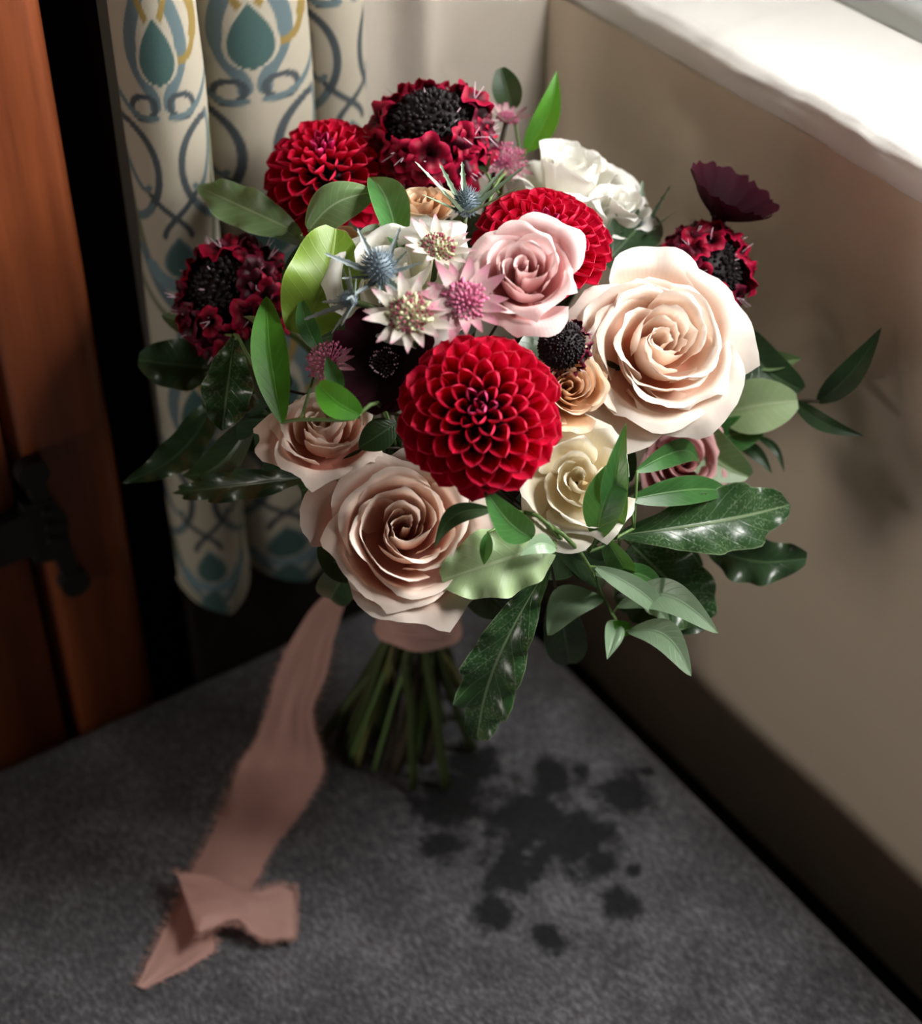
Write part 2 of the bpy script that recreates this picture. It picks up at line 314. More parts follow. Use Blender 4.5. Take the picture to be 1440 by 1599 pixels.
# seat cushion: rounded slab, slightly crowned
def cushion_mesh():
    lo, hi = (-1.3, -1.2), (0.129, 0.134); rr = 0.016; prof = []
    nx, ny = 150, 140; vs_, f = [], []
    def edge(t, n): return t
    xs = [lo[0] + (hi[0] - lo[0]) * (1 - (1 - i / nx) ** 1.6) for i in range(nx + 1)]; ys = [lo[1] + (hi[1] - lo[1]) * (1 - (1 - i / ny) ** 1.6) for i in range(ny + 1)]
    for y in ys:
        for x in xs:
            d = max(0.0, min(x - lo[0], hi[0] - x)), max(0.0, min(y - lo[1], hi[1] - y))
            ax = max(0, rr - d[0]); ay = max(0, rr - d[1]); q = min(math.hypot(ax, ay), rr)
            z = -rr + math.sqrt(rr * rr - q * q)
            if q >= rr - 1e-6 and d[0] <= 0 or d[1] <= 0: z = -0.1
            vs_.append((x, y, z + 0.0009 * nz(x, y, 0, 9) * min(1, d[0] / 0.05, d[1] / 0.05)))
    for j in range(ny):
        for i in range(nx):
            a = j * (nx + 1) + i; f.append((a, a + 1, a + nx + 2, a + nx + 1))
    return pyd('seat_cushion', vs_, f, MT['cushion'])
cu = link(bpy.data.objects.new('seat_cushion', cushion_mesh())); tag(cu, 'grey woven seat cushion with dark wet splashes in front of the stems', 'cushion')
# ------------------------------------------------------------------ curtain
def bez(p, n=24):
    a, b, c, d = [np.array(q, float) for q in p]; t = np.linspace(0, 1, n)[:, None]
    return a * (1 - t) ** 3 + 3 * b * t * (1 - t) ** 2 + 3 * c * t * t * (1 - t) + d * t ** 3
def curtain():
    # cross-section of the pleats: arc length -> (x, y)
    folds = [(-0.066, -0.0255, 0.026), (-0.0255, 0.034, 0.026), (0.034, 0.067, 0.016)]
    sec = []
    for fi, (x0, x1, dep) in enumerate(folds):
        n = 84
        for i in range(n + (fi == 2)):
            t = i / n; a = math.pi * t
            sec.append((x0 + (x1 - x0) * (0.5 - 0.5 * math.cos(a)) , 0.141 - dep * math.sin(a) ** 0.75, fi, t))
    zs = np.linspace(0.055, 0.95, 680); S = len(sec)
    verts, uvp = [], []
    for z in zs:
        zb = max(0, (0.3 - z) / 0.3)
        for (x, y, fi, t) in sec:
            hem = 0.02 * abs(t - 0.5) * 2 * (1 if z < 0.08 else 0) * (0.08 - z) / 0.025
            verts.append((x * (1 + 0.06 * zb) - 0.004 * zb + 0.0015 * nz(x, 2, z, 18), y + 0.002 * nz(x, 7, z, 20), z + hem)); 
            w = [0.074, 0.068, 0.05][fi]; uvp.append((t * w + [0.0, 0.078, 0.156][fi], z + [0, 0.004, -0.03][fi]))
    f = [(j * S + i, j * S + i + 1, (j + 1) * S + i + 1, (j + 1) * S + i) for j in range(len(zs) - 1) for i in range(S - 1)]
    me = pyd('curtain', verts, f, MT['cloth'])
    P = np.array(uvp); W, HH = 0.078, 0.205
    U = ((P[:, 0] + 0.008) % W) / W; V = ((P[:, 1] - 0.254) % HH) / HH
    X = U * W; Y = V * HH; col = np.tile(np.array([0.41, 0.37, 0.29]), (len(P), 1))
    def dist(poly):
        d = np.full(len(P), 9.0)
        for a, b in zip(poly[:-1], poly[1:]):
            for ox in (-W, 0, W):
                for oy in (-HH, 0, HH):
                    A = a + (ox, oy); B = b + (ox, oy); AB = B - A; L = AB @ AB + 1e-12
                    if min(A[0], B[0]) > W + 0.01 or max(A[0], B[0]) < -0.01 or min(A[1], B[1]) > HH + 0.01 or max(A[1], B[1]) < -0.01: continue
                    t = np.clip(((X - A[0]) * AB[0] + (Y - A[1]) * AB[1]) / L, 0, 1)
                    d = np.minimum(d, np.hypot(X - A[0] - t * AB[0], Y - A[1] - t * AB[1]))
        return d
    def paint(mask, c):
        m = np.clip(mask, 0, 1)[:, None]; col[:] = col * (1 - m) + np.array(c) * m
    def line(p, w, c, n=24): w *= 1.25; paint((w - dist(bez(p, n))) / 0.0006 + 0.5, c)
    slate, teal, blue, ochre, olive = (0.045, 0.06, 0.07), (0.04, 0.095, 0.09), (0.1, 0.15, 0.165), (0.24, 0.165, 0.04), (0.14, 0.155, 0.09)
    def mm(*pts): return [(x / 1000, y / 1000) for x, y in pts]
    # a symmetrical scroll of stalks round a drop, with side loops and a cup-shaped flower below
    def drop(cx, cy, w, h, c, ring):
        t = np.clip((Y - cy + h) / (2 * h), 0, 1); wid = w * np.sqrt(t) * (1 - t) * 2.6; ins = (t > 0) & (t < 1)
        d = np.where(ins, wid - np.abs(X - cx), -0.01); paint((d + 0.0004) / 0.0006, ring); paint((d - 0.0016) / 0.0006, c)
    for sx in (-1, 1):
        q = lambda x: 34 + sx * x
        line(mm((q(3), 205), (q(3), 180), (q(17), 170), (q(14), 152)), 0.0030, blue); line(mm((q(14), 152), (q(12), 140), (q(3), 136), (q(4), 128)), 0.0026, blue)
        line(mm((q(4), 128), (q(4), 120), (q(18), 118), (q(18), 126)), 0.0013, slate); line(mm((q(18), 126), (q(18), 134), (q(4), 135), (q(4), 128)), 0.0013, slate)
        line(mm((q(4), 122), (q(24), 118), (q(28), 140), (q(42), 138)), 0.0014, blue)
        line(mm((q(28), 118), (q(8), 118), (q(0), 90), (q(14), 74)), 0.0017, slate); line(mm((q(28), 118), (q(34), 104), (q(20), 74), (q(14), 84)), 0.0013, blue)
        line(mm((q(14), 74), (q(20), 64), (q(32), 62), (q(40), 56)), 0.0017, blue); line(mm((q(14), 80), (q(4), 70), (q(-6), 66), (q(-8), 58)), 0.0013, slate)
        line(mm((q(34), 110), (q(28), 84), (q(30), 70), (q(22), 44)), 0.0017, olive)
        line(mm((q(0), 14), (q(10), 18), (q(16), 28), (q(24), 46)), 0.0024, blue); line(mm((q(0), 2), (q(6), 8), (q(24), 16), (q(30), 34)), 0.0015, olive)
        line(mm((q(0), -2), (q(12), -10), (q(10), -22), (q(2), -38)), 0.0014, ochre)
    line(mm((50, 205), (42, 188), (66, 178), (58, 160)), 0.0028, ochre); line(mm((58, 160), (55, 150), (50, 148), (44, 150)), 0.0016, ochre)
    drop(0.034, 0.156, 0.0115, 0.018, teal, (0.42, 0.38, 0.3)); drop(0.034, 0.046, 0.010, 0.012, teal, blue)
    line(mm((16, 38), (24, 26), (44, 26), (52, 38)), 0.0034, (0.14, 0.22, 0.25)); drop(0.034, 0.016, 0.009, 0.014, teal, blue)
    a = me.color_attributes.new('print', 'FLOAT_COLOR', 'POINT'); a.data.foreach_set('color', np.hstack([col, np.ones((len(P), 1))]).astype(np.float32).ravel())
    return me
cr = link(bpy.data.objects.new('curtain', curtain())); tag(cr, 'pleated cream curtain printed with blue and ochre scrolling stalks', 'curtain')
# ------------------------------------------------------------------ bouquet frame of reference
DC = Vector((0.022, -0.014, 0.262))              # centre of the dome of blooms
BIND = Vector((0.006, -0.004, 0.113))            # where the stems are tied
def dome(px, py, off=0.0, R=0.115):
    """point seen at pixel (px,py) on the dome of blooms, off metres nearer"""
    r = ray(px, py).normalized(); d = DC - CP; tc = d.dot(r); b2 = d.length_squared - tc * tc
    t = tc - math.sqrt(max(R * R - b2, 0)) - off; p = CP + r * t
    for lim, ax in ((XW - 0.012, 0), (0.112 if p.x < 0.07 else YW - 0.012, 1)):
        if p[ax] > lim: p = CP + r * (t * (lim - CP[ax]) / (p[ax] - CP[ax])) ; t = (p - CP).length
    return p
def ncam(nx, ny): return (RV * nx + UP * ny - FW * math.sqrt(max(0.0, 1 - nx * nx - ny * ny))).normalized()
def frame(origin, n, spin=0.0):
    n = n.normalized(); x = Vector((0, 0, 1)).cross(n)
    if x.length < 1e-3: x = Vector((1, 0, 0))
    x.normalize(); y = n.cross(x); M = Matrix(((x.x, y.x, n.x, origin.x), (x.y, y.y, n.y, origin.y), (x.z, y.z, n.z, origin.z), (0, 0, 0, 1)))
    return M @ Matrix.Rotation(spin, 4, 'Z')
def size(px, p): return px * (p - CP).dot(FW) / F          # pixels -> metres at the depth of p
rng = random.Random(7)
FEET = [(495, 1163), (556, 1188), (618, 1206), (645, 1230), (697, 1230), (738, 1170), (590, 1150), (716, 1120), (668, 1190), (530, 1130), (600, 1120), (650, 1150), (690, 1130), (745, 1120), (560, 1110)]
stem_k = [0]
def foot_for():
    i = stem_k[0]; stem_k[0] += 1
    if i < len(FEET): return onz(*FEET[i], 0.0025), i
    a = i * 2.4; r = 0.02 + 0.03 * ((i * 0.618) % 1)
    return Vector((0.004 + r * math.cos(a), 0.02 + r * 0.8 * math.sin(a), 0.0025)), i
def new_flower(name, label, cat, group=None):
    foot, i = foot_for(); t = thing(name, foot, label, cat, group); t['_i'] = i; return t
def add_stem(root, top, n, rad=0.002):
    i = int(root['_i']); del root['_i']; foot = Vector(root.location)
    a = i * 2.4; rb = 0.0165 * math.sqrt(((i * 0.618) % 1)); b = BIND + Vector((rb * math.cos(a), rb * math.sin(a), 0))
    d = (foot - BIND); d.z = 0
    if d.length > 0.02: b = BIND + d.normalized() * rb * 0.9
    mat = MT[['stem', 'stem_light', 'stem_dark', 'stem', 'stem', 'stem'][i % 6]]
    m = b.lerp(foot, 0.5) + Vector((0.002 * math.sin(i), 0.002 * math.cos(i * 2), 0))
    up = top - n * min(0.06, (top - b).length * 0.4)
    part('stem', tube('stem', [foot, m, b, up.lerp(b, 0.45), up, top], rad, mat, 22, 7), root)
# ------------------------------------------------------------------ flower builders
def rose_petals(R, H, N, openness, mat, seed, ruffle=1.0, twist=0.3, jag=0.0):
    rg = random.Random(seed); out = []
    for i in range(N):
        q = i / (N - 1); phi = i * 2.39996 + rg.uniform(-.3, .3); jit = 1 if q > .15 else .3
        rho = R * (0.065 + 0.935 * q ** (1.08 - 0.2 * openness)) * (1 + rg.uniform(-.07, .07) * jit)
        zr = H * (0.92 + 0.12 * math.sin(math.pi * min(1, q * 1.5)) - (0.1 + 0.6 * openness) * q ** 2.4 + rg.uniform(-.07, .07) * jit)
        A = math.radians(112 - 58 * q ** 0.55) * rg.uniform(.88, 1.15)
        k2 = 1.3 - 0.5 * q; roll = (0.12 + 0.55 * q) * H * 0.4 * rg.uniform(.5, 1.4)
        P0 = (0.03 * R, 0.0); P1 = (rho * 0.95 + 0.05 * R, 0.02 * H); P2 = (rho * k2, zr * (0.8 - 0.1 * q)); P3 = (rho, zr)
        tip = rg.uniform(0.03, 0.14) * (0.4 + q); tw = twist * (1.15 - 0.75 * q) * rg.uniform(.8, 1.2); ph1, ph2 = rg.uniform(0, 6.3), rg.uniform(0, 6.3); ru = ruffle * R * 0.035 * (0.3 + q); lean = rg.uniform(-.13, .13) * jit
        drp = H * 0.16 * rg.uniform(0, 1) * q; oa = rg.uniform(0, 6.3); ox, oy = R * .05 * jit * math.cos(oa), R * .05 * jit * math.sin(oa); tc = rg.uniform(-.25, .25)
        def fn(u, s):
            au = abs(u); se = s * (1 - 0.2 * au ** 2.6 - 0.12 * au ** 8 + tip * max(0, 1 - abs(u - tc) * 3.2) ** 1.4)
            a, b, c, d = (1 - se) ** 3, 3 * se * (1 - se) ** 2, 3 * se * se * (1 - se), se ** 3
            r = P0[0] * a + P1[0] * b + P2[0] * c + P3[0] * d; z = P0[1] * a + P1[1] * b + P2[1] * c + P3[1] * d
            e = max(0, se - 0.7) / 0.3; e2 = e * e
            r += roll * 0.95 * e2 * (0.5 + 0.8 * au); z -= roll * 0.8 * e2 * e * (0.45 + 1.0 * au)
            r += ru * s ** 3 * (math.sin(3.1 * u + ph1) + .35 * math.sin(7.3 * u + ph2)); z += ru * 0.9 * s ** 3 * (math.sin(4.3 * u + ph2) + .4 * math.sin(9 * u + ph1)) + lean * u * zr * s - drp * s * s
            w = (0.42 + 0.58 * math.sin(min(1, s * 1.35) * math.pi / 2)); ang = phi + u * A * w
            r *= 1 + tw * u * (0.5 + 0.5 * s); g = s ** 5 * R * ruffle; r += g * .03 * noise.noise(Vector((u * 4, ph1, 1))) + g * .016 * noise.noise(Vector((u * 11, ph2, 2))); z += g * .045 * noise.noise(Vector((u * 5, ph2, 3))) + g * .02 * noise.noise(Vector((u * 13, ph1, 4)))
            return (r * math.cos(ang) + ox * s, r * math.sin(ang) + oy * s, z)
        out.append(grid('petal', fn, 22 if q > .3 else 14, 14, mat))
    return out
def rose(name, label, px, py, rpx, n, mat, off=0.0, N=28, openness=0.6, hr=0.85, seed=1, ruffle=1.0, group=None, hf=0.6, spin=0.0, sep=True):
    c = dome(px, py, off); nn = ncam(*n); R = size(rpx, c); H = R * hr; base = c - nn * H * hf
    root = new_flower(name, label, 'rose', group); M = frame(base, nn, spin)
    for me in rose_petals(R, H, N, openness, MT[mat], seed, ruffle): part('petal', me, root, M)
    cup = grid('calyx', lambda u, v: ((0.05 + 0.2 * math.sin(v * 1.57)) * R * math.cos(u * math.pi), (0.05 + 0.2 * math.sin(v * 1.57)) * R * math.sin(u * math.pi), (-0.3 + 0.3 * v) * H), 12, 6, MT['calyx']); cal = part('calyx', cup, root, M)
    if sep:
        sm = grid('sepal', lambda u, v: (0.18 * R + 0.62 * R * v, u * 0.13 * R * (1 - v) ** .7, -0.06 * H + 0.25 * H * v - 0.35 * H * v * v), 4, 8, MT['calyx'])
        for k in range(5): sub('sepal', sm, cal, Matrix.Rotation(k * 1.2566, 4, 'Z'))
    add_stem(root, base - nn * H * 0.28, nn, 0.0026); return root
def dahlia_petal(L, W, curl, mat, tipup=0.15):
    """spoon rolled up at the sides, with a rounded open tip"""
    def fn(u, s):
        e = max(0, s - 0.68) / 0.32; w = W * (0.35 + 0.65 * math.sin(min(1, s * 1.3) * math.pi / 2)) * math.sqrt(max(0.0, 1 - e * e)) ** 0.9
        c = curl * (1 - 0.18 * s); a = u * c; y = w * math.sin(a) / math.sin(min(c, 1.5)); z = w * (1 - math.cos(a)) * 1.05
        return (L * (s + 0.04 * e * (1 - abs(u))), y, z + tipup * L * s * s)
    return grid('petal', fn, 10, 12, mat)
def dahlia(label, px, py, rpx, n, off=0.0, N=110, thmax=92, squash=0.75, seed=3, hf=0.25, coremix=0.2, ball=0.35):
    rg = random.Random(seed); c = dome(px, py, off); nn = ncam(*n); R = size(rpx, c); base = c - nn * R * hf
    root = new_flower('dahlia', label, 'dahlia', 'crimson dahlias in the bouquet'); M = frame(base, nn, 0.4); cls = []
    K = 10
    for k in range(K):
        q = (k + .5) / K; Lp = R * (0.30 + 0.24 * q); W = R * (0.03 + 0.185 * q ** 0.9); cu = 2.35 - 0.95 * q
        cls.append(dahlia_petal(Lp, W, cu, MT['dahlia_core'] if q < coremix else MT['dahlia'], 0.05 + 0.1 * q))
    for i in range(N):
        q0 = (i + 0.5) / N; q = q0 ** 0.62; th = math.radians(2 + (thmax - 2) * q ** 1.15); ph = i * 2.39996 + rg.uniform(-.05, .05)
        d = Vector((math.sin(th) * math.cos(ph), math.sin(th) * math.sin(ph), math.cos(th)))
        inw = Vector((-math.cos(th) * math.cos(ph), -math.cos(th) * math.sin(ph), math.sin(th))); y = inw.cross(d)
        k = min(K - 1, int(q * K)); sc = rg.uniform(.94, 1.06); rb = R * 0.52 * math.sin(min(q * 1.75, 1.5708 + ball * .6)); zb = R * (0.30 - ball * 1.6 * q ** 2.2) * squash
        b = Vector((rb * math.cos(ph), rb * math.sin(ph), zb)); Q = Matrix(((d.x, y.x, inw.x, b.x), (d.y, y.y, inw.y, b.y), (d.z, y.z, inw.z, b.z), (0, 0, 0, 1)))
        part('petal', cls[k], root, M @ Q @ Matrix.Rotation(rg.uniform(-.08, .08), 4, 'Z') @ Matrix.Diagonal((sc, sc, sc, 1)))
    rc = 0.5 * R
    cm = grid('flower_heart', lambda u, v: (rc * math.sin(v * 2.6) * math.cos(u * math.pi), rc * math.sin(v * 2.6) * math.sin(u * math.pi), R * squash * (0.3 - ball * .8 + ball * .8 * math.cos(v * 2.6))), 16, 10, MT['scab_dark']); part('flower_heart', cm, root, M)
    add_stem(root, base - nn * R * (ball * .9), nn, 0.003); return root
def beads(name, pts, r, mat, seg=5, rings=3):
    vs_, f = [], []
    for p, n, s in pts:
        Mx = frame(Vector(p), Vector(n)); b0 = len(vs_)
        for j in range(rings + 1):
            t = j / rings * math.pi * 0.62; rr = r * s * math.sin(t) if j else 0.0001; z = r * s * 1.5 * math.cos(t)
            for i in range(seg): a = 6.2832 * i / seg; vs_.append(Mx @ Vector((rr * math.cos(a), rr * math.sin(a), z)))
        for j in range(rings):
            for i in range(seg): i2 = (i + 1) % seg; f.append((b0 + j * seg + i, b0 + (j + 1) * seg + i, b0 + (j + 1) * seg + i2, b0 + j * seg + i2))
    return pyd(name, vs_, f, mat)
def spikes(name, pts, mat):
    """thin tapered hairs: (base, tip, radius)"""
    vs_, f = [], []
    for a, b, r in pts:
        a, b = Vector(a), Vector(b); d = (b - a).normalized(); x = d.cross(Vector((.3, .5, .8))).normalized(); y = d.cross(x); k = len(vs_)
        for s in range(3): an = s * 2.094; vs_.append(a + x * r * math.cos(an) + y * r * math.sin(an))
        for s in range(3): an = s * 2.094; vs_.append(b + (x * math.cos(an) + y * math.sin(an)) * r * 0.35)
        for s in range(3): s2 = (s + 1) % 3; f.append((k + s, k + s2, k + 3 + s2, k + 3 + s))
        f.append((k + 3, k + 4, k + 5))
    return pyd(name, vs_, f, mat)
def sph(th, ph): return Vector((math.sin(th) * math.cos(ph), math.sin(th) * math.sin(ph), math.cos(th)))
def floret_mesh(R, mat, seed):
    """ruffled four-lobed floret, opening along z"""
    rg = random.Random(seed); p1 = rg.uniform(0, 6); lob = rg.choice([4, 5])
    def fn(u, v):
        a = u * math.pi; w = 0.72 + 0.34 * abs(math.cos(a * lob / 2 + p1)) ** 0.7
        r = R * (0.12 + 0.88 * v * w); z = R * (0.9 * v ** 0.7 + 0.22 * v * math.sin(a * 3 + p1) + 0.16 * v * v * math.sin(a * 7 + p1 * 2) - 0.45 * v ** 3)
        return (r * math.cos(a), r * math.sin(a), z)
    return grid('floret', fn, 28, 5, mat)
def scabiosa(label, px, py, rpx, n, off=0.0, nf=46, heart=0.62, seed=1, hx=(0, 0), hf=0.3, rings=(62, 122), light=0.6):
    rg = random.Random(seed); c = dome(px, py, off); nn = ncam(*n); R = size(rpx, c); base = c - nn * R * hf
    root = new_flower('scabiosa', label, 'scabiosa', 'burgundy scabious heads in the bouquet'); M = frame(base, nn, seed)
    rh = R * heart; pts = []
    nb = 420
    for i in range(nb):
        z = 1 - 1.25 * (i + .5) / nb; th = math.acos(z); d = (sph(th, i * 2.39996) + Vector([rg.uniform(-.06, .06) for _ in range(3)])).normalized(); pts.append((d * rh * rg.uniform(.95, 1.02), d, rg.uniform(.75, 1.2)))
    ht = part('flower_heart', grid('flower_heart', lambda u, v: (rh * .97 * math.sin(v * 2.4) * math.cos(u * math.pi), rh * .97 * math.sin(v * 2.4) * math.sin(u * math.pi), rh * .97 * math.cos(v * 2.4)), 20, 12, MT['black_floret']), root, M)
    sub('unopened_florets', beads('unopened_florets', pts, rh * 0.062, MT['black_floret']), ht, kind='stuff')
    kinds = [floret_mesh(R * s, MT[m], 10 * seed + k) for k, (s, m) in enumerate([(0.27, 'scab'), (0.3, 'scab'), (0.24, 'scab_dark'), (0.28, 'scab_dark'), (0.22, 'scab')])]
    st = []
    for i in range(nf):
        q = (i + .5) / nf; th = math.radians(rings[0] + (rings[1] - rings[0]) * q) + rg.uniform(-.1, .1); ph = i * 2.39996 + rg.uniform(-.15, .15); d = sph(th, ph)
        p = d * rh * rg.uniform(0.98, 1.12); dd = (d + Vector((0, 0, 0.25)) + Vector([rg.uniform(-.25, .25) for _ in range(3)])).normalized()
        k = rg.choice([0, 1, 4]) if rg.random() < light else rg.choice([2, 3])
        part('floret', kinds[k], root, M @ frame(p, dd, rg.uniform(0, 6)) @ Matrix.Diagonal((1, 1, 1, 1)).to_4x4())
        if i % 2 == 0:
            for _ in range(2): e = (dd + Vector([rg.uniform(-.35, .35) for _ in range(3)])).normalized(); st.append((p + dd * R * .1, p + e * R * 0.33, R * 0.011))
    for i in range(5): d = sph(rg.uniform(.2, 1.0), rg.uniform(0, 6)); st.append((d * rh, d * rh * 1.16, R * 0.012)); 
    part('stamens', spikes('stamens', st, MT['stamen']), root, M, kind='stuff')
    add_stem(root, base - nn * rh * 0.55, nn, 0.0018); return root
def cosmos(label, px, py, rpx, n, off=0.0, cup=0.5, seed=1, angles=None):
    rg = random.Random(seed); c = dome(px, py, off); nn = ncam(*n); R = size(rpx, c); base = c - nn * R * cup * 0.4
    root = new_flower('chocolate_cosmos', label, 'cosmos'); M = frame(base, nn, seed * 0.7)
    for k in range(8):
        ph = rg.uniform(0, 6)
        def fn(u, s, ph=ph):
            se = s * (1 - 0.1 * abs(u) ** 2 + 0.025 * math.cos(u * 5 + ph)); w = R * 0.40 * math.sin(min(1, 0.12 + s * 1.05) * math.pi / 2) * (1 - 0.25 * s ** 6)
            return (R * (0.08 + 0.92 * se * (1 - 0.15 * cup)), u * w, R * (cup * se ** 1.3 + 0.10 * u * u * s + 0.03 * s * math.sin(u * 5 + ph)) + (0.012 * R if k % 2 else 0))
        part('petal', grid('petal', fn, 10, 8, MT['cosmos']), root, M @ Matrix.Rotation(k * math.pi / 4 + rg.uniform(-.1, .1), 4, 'Z'))
    pts = []
    for i in range(70): th = 1.4 * math.sqrt((i + .5) / 70); d = sph(th, i * 2.4); pts.append((d * R * 0.2, d, 1))
    ht = part('flower_heart', beads('flower_heart', pts, R * 0.028, MT['cosmos_heart']), root, M)
    pts = [(sph(rg.uniform(.5, 1.35), i * 1.9) * R * 0.27, sph(.8, i * 1.9), rg.uniform(.5, 1.1)) for i in range(38)]
    sub('anthers', beads('anthers', pts, R * 0.017, MT['stamen']), ht, kind='stuff')
    part('calyx', grid('calyx', lambda u, v: ((0.03 + 0.12 * v) * R * math.cos(u * math.pi), (0.03 + 0.12 * v) * R * math.sin(u * math.pi), (-0.22 + 0.24 * v) * R), 10, 4, MT['cosmos']), root, M)
    add_stem(root, base - nn * R * 0.2, nn, 0.0014); return root
def astrantia(label, px, py, rpx, n, off=0.0, white=True, seed=1, nb=15, cup=0.35, dome_r=0.45):
    rg = random.Random(seed); c = dome(px, py, off); nn = ncam(*n); R = size(rpx, c); root = new_flower('astrantia', label, 'astrantia', 'starry astrantia flowers in the bouquet'); M = frame(c - nn * R * 0.2, nn, seed)
    bm_ = grid('bract', lambda u, s: (R * (0.1 + 0.9 * s), u * R * 0.15 * (math.sin((0.12 + 0.88 * s) ** 0.75 * math.pi) ** 0.8 + .03 * (1 - s)), R * (cup * s - 0.12 * s * s + 0.06 * u * u * (1 - s))), 6, 10, MT['bract_white' if white else 'bract_pink'])
    for k in range(nb):
        s = rg.uniform(.86, 1.06); part('bract', bm_, root, M @ Matrix.Rotation(k * 6.2832 / nb + rg.uniform(-.08, .08), 4, 'Z') @ Matrix.Rotation(rg.uniform(-.22, .16), 4, 'Y') @ Matrix.Diagonal((s, s, s, 1)))
    fil, tips, grn = [], [], []
    for i in range(110):
        q = (i + .5) / 110; th = 1.35 * math.sqrt(q); d = sph(th, i * 2.39996); L = R * dome_r * rg.uniform(.85, 1.12); p = d * L; p.z = p.z * 0.85 + 0.05 * R
        fil.append((Vector((0, 0, 0.06 * R)) + d * 0.1 * R, p, R * 0.012)); (tips if i % 3 else grn).append((p, d, rg.uniform(.8, 1.2)))
    fm = 'floret_green' if white else 'floret_pink'
    fl = part('filaments', spikes('filaments', fil, MT[fm]), root, M, kind='stuff'); sub('anthers', beads('anthers', tips, R * 0.034, MT['floret_tip' if white else 'floret_pink']), fl, kind='stuff')
    part('florets', beads('florets', grn, R * 0.045, MT[fm]), root, M, kind='stuff')
    add_stem(root, c - nn * R * 0.2, nn, 0.0013); return root
def eryngium(label, px, py, rpx, n, off=0.0, bl=2.3, nb=8, seed=1, mat='thistle_bract', skip=(), lift=0.35):
    rg = random.Random(seed); c = dome(px, py, off); nn = ncam(*n); R = size(rpx, c); root = new_flower('sea_holly', label, 'sea holly', 'sea holly heads in the bouquet'); M = frame(c, nn, seed)
    cn = part('cone', grid('cone', lambda u, v: (R * .75 * math.sin(v * 3.1) * math.cos(u * math.pi), R * .75 * math.sin(v * 3.1) * math.sin(u * math.pi), R * 1.05 * math.cos(v * 3.1)), 12, 10, MT['thistle']), root, M)
    sp = []
    for i in range(150): z = 1 - 1.7 * (i + .5) / 150; d = sph(math.acos(z), i * 2.4); p = Vector((d.x * .74, d.y * .74, d.z * 1.03)) * R; sp.append((p, p + (d + Vector((0, 0, .25))) * R * rg.uniform(.22, .4), R * 0.05))
    sub('florets', spikes('florets', sp, MT['thistle']), cn, kind='stuff')
    def fn(u, s):
        w = 0.11 * (math.sin((0.1 + 0.9 * s) ** .6 * math.pi) ** .7) + 0.02; sp_ = 1 + 0.9 * max(0, math.cos(s * 34)) ** 6 * abs(u) ** 3
        return (R * (0.3 + bl * s), u * w * sp_ * R * bl * 0.5, R * (lift * bl * s + 0.35 * abs(u) * w * bl - 0.1))
    bme = grid('bract', fn, 6, 26, MT[mat])
    for k in range(nb):
        s = rg.uniform(.7, 1.15); part('bract', bme, root, M @ Matrix.Translation((0, 0, -R * .75)) @ Matrix.Rotation(k * 6.2832 / nb + rg.uniform(-.2, .2), 4, 'Z') @ Matrix.Rotation(rg.uniform(-.35, .15), 4, 'Y') @ Matrix.Diagonal((s, s, s, 1)))
    add_stem(root, c - nn * R * .9, nn, 0.0014); return root
# ------------------------------------------------------------------ blooms (pixel of the face, radius in pixels, facing)
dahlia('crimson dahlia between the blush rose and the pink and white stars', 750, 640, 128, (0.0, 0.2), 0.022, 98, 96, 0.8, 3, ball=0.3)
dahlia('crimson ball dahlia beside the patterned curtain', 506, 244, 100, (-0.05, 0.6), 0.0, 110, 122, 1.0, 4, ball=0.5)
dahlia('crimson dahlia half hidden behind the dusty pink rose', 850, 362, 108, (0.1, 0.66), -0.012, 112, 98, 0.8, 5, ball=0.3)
rose('garden_rose', 'largest rose, pale peach and fully open, next to the plaster wall', 1030, 537, 139, (0.16, 0.2), 'peach', 0.02, 27, 0.8, 0.8, 11, 1.3)
rose('garden_rose', 'dusty pink rose in front of a crimson dahlia', 818, 425, 90, (0.0, 0.3), 'pink', 0.018, 18, 0.4, 1.1, 12, 0.8)
rose('garden_rose', 'blush rose hanging lowest, just above the ribbon binding', 630, 825, 131, (0.1, 0.22), 'blush', 0.008, 24, 0.6, 0.85, 13, 1.0)
rose('garden_rose', 'shaded blush rose below vivid green leaves', 502, 668, 84, (0.02, 0.6), 'blush', -0.004, 19, 0.55, 0.9, 14, 1.0)
rose('spray_rose', 'cream ruffled rose behind two upright ruscus leaves', 905, 748, 98, (0.05, 0.15), 'ivory', 0.006, 13, 0.7, 0.7, 15, 1.6)
rose('spray_rose', 'open white rose at the back, rising above a dahlia', 888, 283, 92, (0.05, 0.8), 'white', -0.01, 14, 0.45, 1.15, 16, 1.6, hf=0.5)
rose('spray_rose', 'half-open white rose tucked beside the larger white one', 968, 325, 56, (0.35, 0.6), 'white', -0.004, 12, 0.35, 1.4, 17, 1.2)
rose('spray_rose', 'apricot rose under the topmost scabious', 652, 322, 60, (0.0, 0.72), 'tan', -0.012, 16, 0.5, 0.9, 18, 1.0)
rose('spray_rose', 'deep pink rose peeping out below the largest rose', 1066, 722, 70, (0.1, 0.1), 'rosepink', 0.0, 22, 0.5, 0.9, 19, 0.8)
rose('spray_rose', 'ivory rose behind the blue thistle and the starry flowers', 628, 422, 122, (-0.08, 0.4), 'white', 0.004, 12, 0.8, 0.7, 20, 0.8)
rose('spray_rose', 'apricot rose wedged between front dahlia and largest rose', 888, 605, 68, (0.1, 0.1), 'tan', -0.006, 17, 0.5, 0.9, 21, 1.0)
rose('spray_rose', 'small beige rose under the ball dahlia', 530, 385, 44, (-0.2, 0.5), 'tan', -0.02, 14, 0.4, 0.9, 22, 1.0)
scabiosa('topmost burgundy scabious with a domed black heart', 672, 186, 118, (-0.1, 0.62), 0.0, 58, 0.6, 1, rings=(66, 120), light=0.75)
